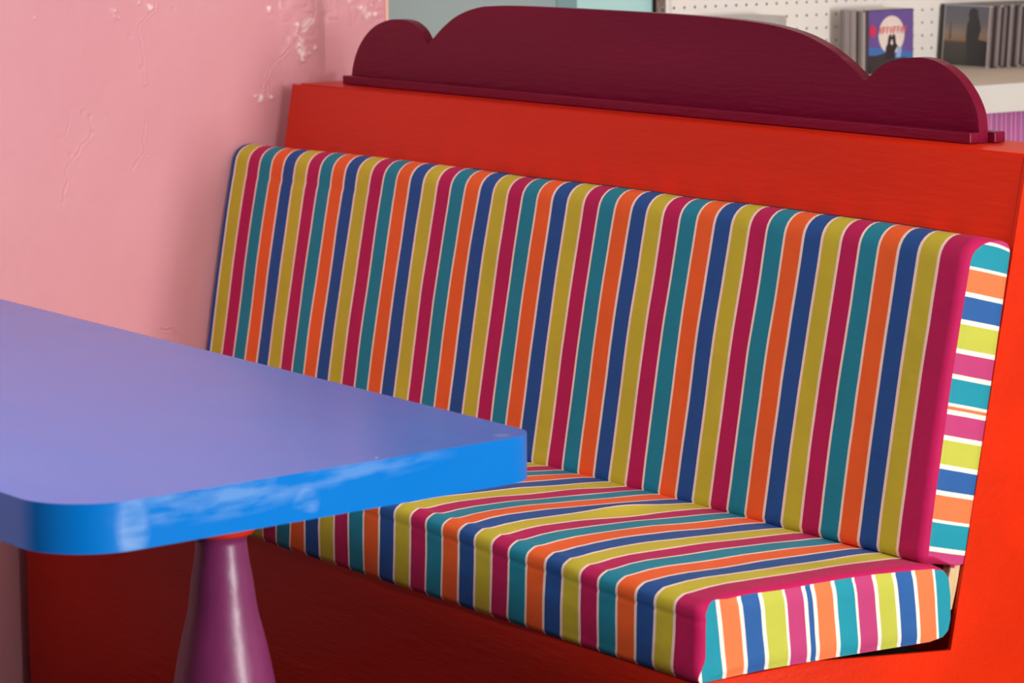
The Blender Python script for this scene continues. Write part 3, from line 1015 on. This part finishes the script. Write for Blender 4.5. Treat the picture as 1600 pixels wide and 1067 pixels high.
def art_cover_moon(parent, xf, y0, z0, w, h):
    Q = lambda pts: [(y0 + u * w, z0 + v * h) for u, v in pts]
    purple = plain('print_purple', rgb(104, 78, 152), .3)
    sheet = flat('cover_print', Q([(.06, .02), (.985, .02), (.985, .985), (.06, .985)]), xf, purple, parent, .0004)
    x = xf + .0004
    flat('printed_sea', Q([(.06, .20), (.985, .20), (.985, .31), (.6, .36), (.06, .42)]), x, plain('print_blue', rgb(62, 112, 182), .3), sheet)
    x += .0003
    flat('printed_moon', Q([(a, b) for a, b in disc(.53, .60, .27, .30)]), x, plain('print_moon', rgb(232, 216, 208), .3), sheet)
    x += .0003
    flat('printed_hill', Q([(.06, .02), (.985, .02), (.985, .17), (.80, .24), (.60, .22), (.42, .32), (.20, .28), (.06, .29)]), x,
         plain('print_black', rgb(52, 46, 50), .3), sheet)
    x += .0003
    flat('printed_couple', Q([(.40, .22), (.41, .40), (.45, .47), (.46, .56), (.49, .605), (.52, .60), (.535, .555), (.55, .60), (.585, .61), (.61, .57), (.62, .47), (.66, .42),
                              (.60, .34), (.60, .22)]), x, plain('print_silhouette', rgb(44, 34, 40), .3), sheet)
    flat('printed_gap', Q([(.505, .47), (.53, .535), (.56, .47), (.535, .43)]), x + .0003, plain('print_gap', rgb(232, 216, 208), .3), sheet)
    flat('printed_balloon', Q(disc(.135, .67, .072, .10)), x, plain('print_red', rgb(206, 44, 86), .3), sheet)
    flat('printed_light', Q([(.62, .24), (.72, .24), (.74, .40), (.66, .42)]), x, plain('print_pale_blue', rgb(150, 176, 220), .3), sheet)
    # illegible red title lettering across the moon
    bm = bmesh.new()
    u = .27
    for k in range(8):
        wd = [.05, .06, .05, .045, .06, .05, .055, .05][k]
        for a0, a1, b0, b1 in ((0, .35, 0, 1), (.35, 1, .78, 1), (.35, .9, .40, .58)) if k % 3 else ((0, .3, 0, 1), (.7, 1, 0, 1), (.3, .7, .42, .6)):
            p = [(y0 + (u + wd * aa) * w, z0 + (.62 + .11 * bb) * h) for aa, bb in ((a0, b0), (a1, b0), (a1, b1), (a0, b1))]
            A = [bm.verts.new((x, *q)) for q in p]; B = [bm.verts.new((x + .0003, *q)) for q in p]
            bm.faces.new(A); bm.faces.new(B[::-1])
            for i in range(4):
                bm.faces.new((A[i], B[i], B[(i + 1) % 4], A[(i + 1) % 4]))
        u += wd + .022
    from_bm('printed_title', bm, plain('print_title_red', rgb(214, 84, 92), .3), sheet)


art_cover_moon(front, xx - .0006 + .0001, 1.8465, ZT, .127, .1265)

# stack 2: spines towards the window, dark dusk cover on the side nearest the bench
yy = 2.140
for k in range(24):
    th = .0097
    lab = ('disc case with dark dusk cover and standing figure, end of the leaning row' if k == 0
           else 'dark spined disc case in the leaning row by the right edge')
    c = case_y('disc_case', yy, th, -.011, .146, ZT, .1265, CASE_DARK if k % 3 else CASE_CLEAR, SPINES[2] if k % 2 else SPINES[0], lab,
               None if k == 0 else 'dark disc cases in the leaning row', lean=-math.radians(4.5))
    if k == 0:
        dusk = c
    yy += th


def dusk_cover(parent):
    m = bpy.data.materials.new('print_dusk')
    m.use_nodes = True
    nt = m.node_tree
    b = nt.nodes['Principled BSDF']
    b.inputs['Roughness'].default_value = .3
    tc = nt.nodes.new('ShaderNodeTexCoord')
    sp = nt.nodes.new('ShaderNodeSeparateXYZ')
    nt.links.new(tc.outputs['Generated'], sp.inputs[0])
    rp = nt.nodes.new('ShaderNodeValToRGB')
    e = rp.color_ramp.elements
    e[0].position = 0.0; e[0].color = rgb(54, 52, 50)
    e[1].position = 1.0; e[1].color = rgb(96, 102, 118)
    for p, c in ((.38, rgb(70, 64, 60)), (.44, rgb(150, 116, 86)), (.54, rgb(146, 128, 112)), (.72, rgb(110, 108, 114))):
        q = e.new(p); q.color = c
    nt.links.new(sp.outputs['Z'], rp.inputs['Fac'])
    nt.links.new(rp.outputs[0], b.inputs['Base Color'])
    x0, z0, w, h = -.011, ZT, .146, .1265
    loc = parent.location
    def face(name, pts, y, material, par, th=.0003):
        # local build in the un-leaned frame of the case (children inherit its lean)
        vs = []
        for yy_ in (y, y - th):
            vs += [(x0 + u * w, 2.140 + yy_, z0 + v * h) for u, v in pts]
        n = len(pts)
        fs = [tuple(range(n)), tuple(range(2 * n - 1, n - 1, -1))] + [(i, n + i, n + (i + 1) % n, (i + 1) % n) for i in range(n)]
        return add(name, vs, fs, material, par)
    sheet = face('cover_print', [(.10, .02), (.985, .02), (.985, .98), (.10, .98)], 0, m, parent)
    fig = plain('print_figure', rgb(40, 38, 40), .3)
    face('printed_figure', [(.60, .03), (.58, .25), (.55, .48), (.56, .68), (.60, .78), (.58, .84), (.60, .93), (.68, .96), (.76, .92), (.77, .83), (.80, .76),
                            (.84, .62), (.80, .45), (.985, .42), (.985, .03)], -.0003, fig, sheet)
    face('printed_tower', [(.20, .44), (.215, .72), (.235, .72), (.245, .44)], -.0003, plain('print_tower', rgb(92, 80, 72), .3), sheet)
    face('printed_hinge', [(.0, .0), (.075, .0), (.075, 1), (.0, 1)], 0, plain('print_hinge', rgb(30, 28, 30), .3), sheet)


dusk_cover(dusk)

# stack 3: pale cases whose tops just show over the crest
xx = .000
for k in range(9):
    case_x('disc_case', xx, .0105, 1.505 + random.uniform(-.002, .002), .142, ZT, .1235, CASE_CLEAR, SPINES[4],
           'pale disc case whose top edge just shows above the plum crest', 'pale disc cases behind the crest')
    xx += .0105

# lower row: pink cases
yy = 1.500
for k in range(52):
    th = random.choice([.0105, .0125, .0150, .0150, .0135])
    case_y('disc_case', yy, th, .298, .142, .4575, .112, CASE_PINK, PINKS[random.randrange(4)],
           'pink spined disc case on the shelf under the counter', 'pink disc cases on the lower shelf')
    yy += th

# picture card standing at the pegboard's left edge
pc = thing('picture_card', 'small picture card with dark floral print beside the aqua trim', 'card', (-.012, 1.42, .69))
box('printed_face', -.0140, -.0125, 1.409, 1.4315, .66, .86, mat('floral_print', rgb(120, 104, 96), rough=.4, var=.75, var_scale=120), pc)
vs, fs = [], []
for i in range(9):
    a = i / 8
    y = 1.4315 + .009 * a
    x = -.0132 + .006 * a * a
    for z, w_ in ((.66, 1.35), (.86, .6)):
        vs.append((x, 1.4315 + .009 * a * w_, z))
        vs.append((x + .0012, 1.4315 + .009 * a * w_, z))
for i in range(8):
    b0 = 4 * i
    fs += [(b0, b0 + 2, b0 + 6, b0 + 4), (b0 + 1, b0 + 5, b0 + 7, b0 + 3), (b0, b0 + 4, b0 + 5, b0 + 1), (b0 + 2, b0 + 3, b0 + 7, b0 + 6)]
fs += [(0, 1, 3, 2), (32, 34, 35, 33)]
add('curled_border', vs, fs, plain('white_card_border', rgb(240, 236, 230), .5), pc)
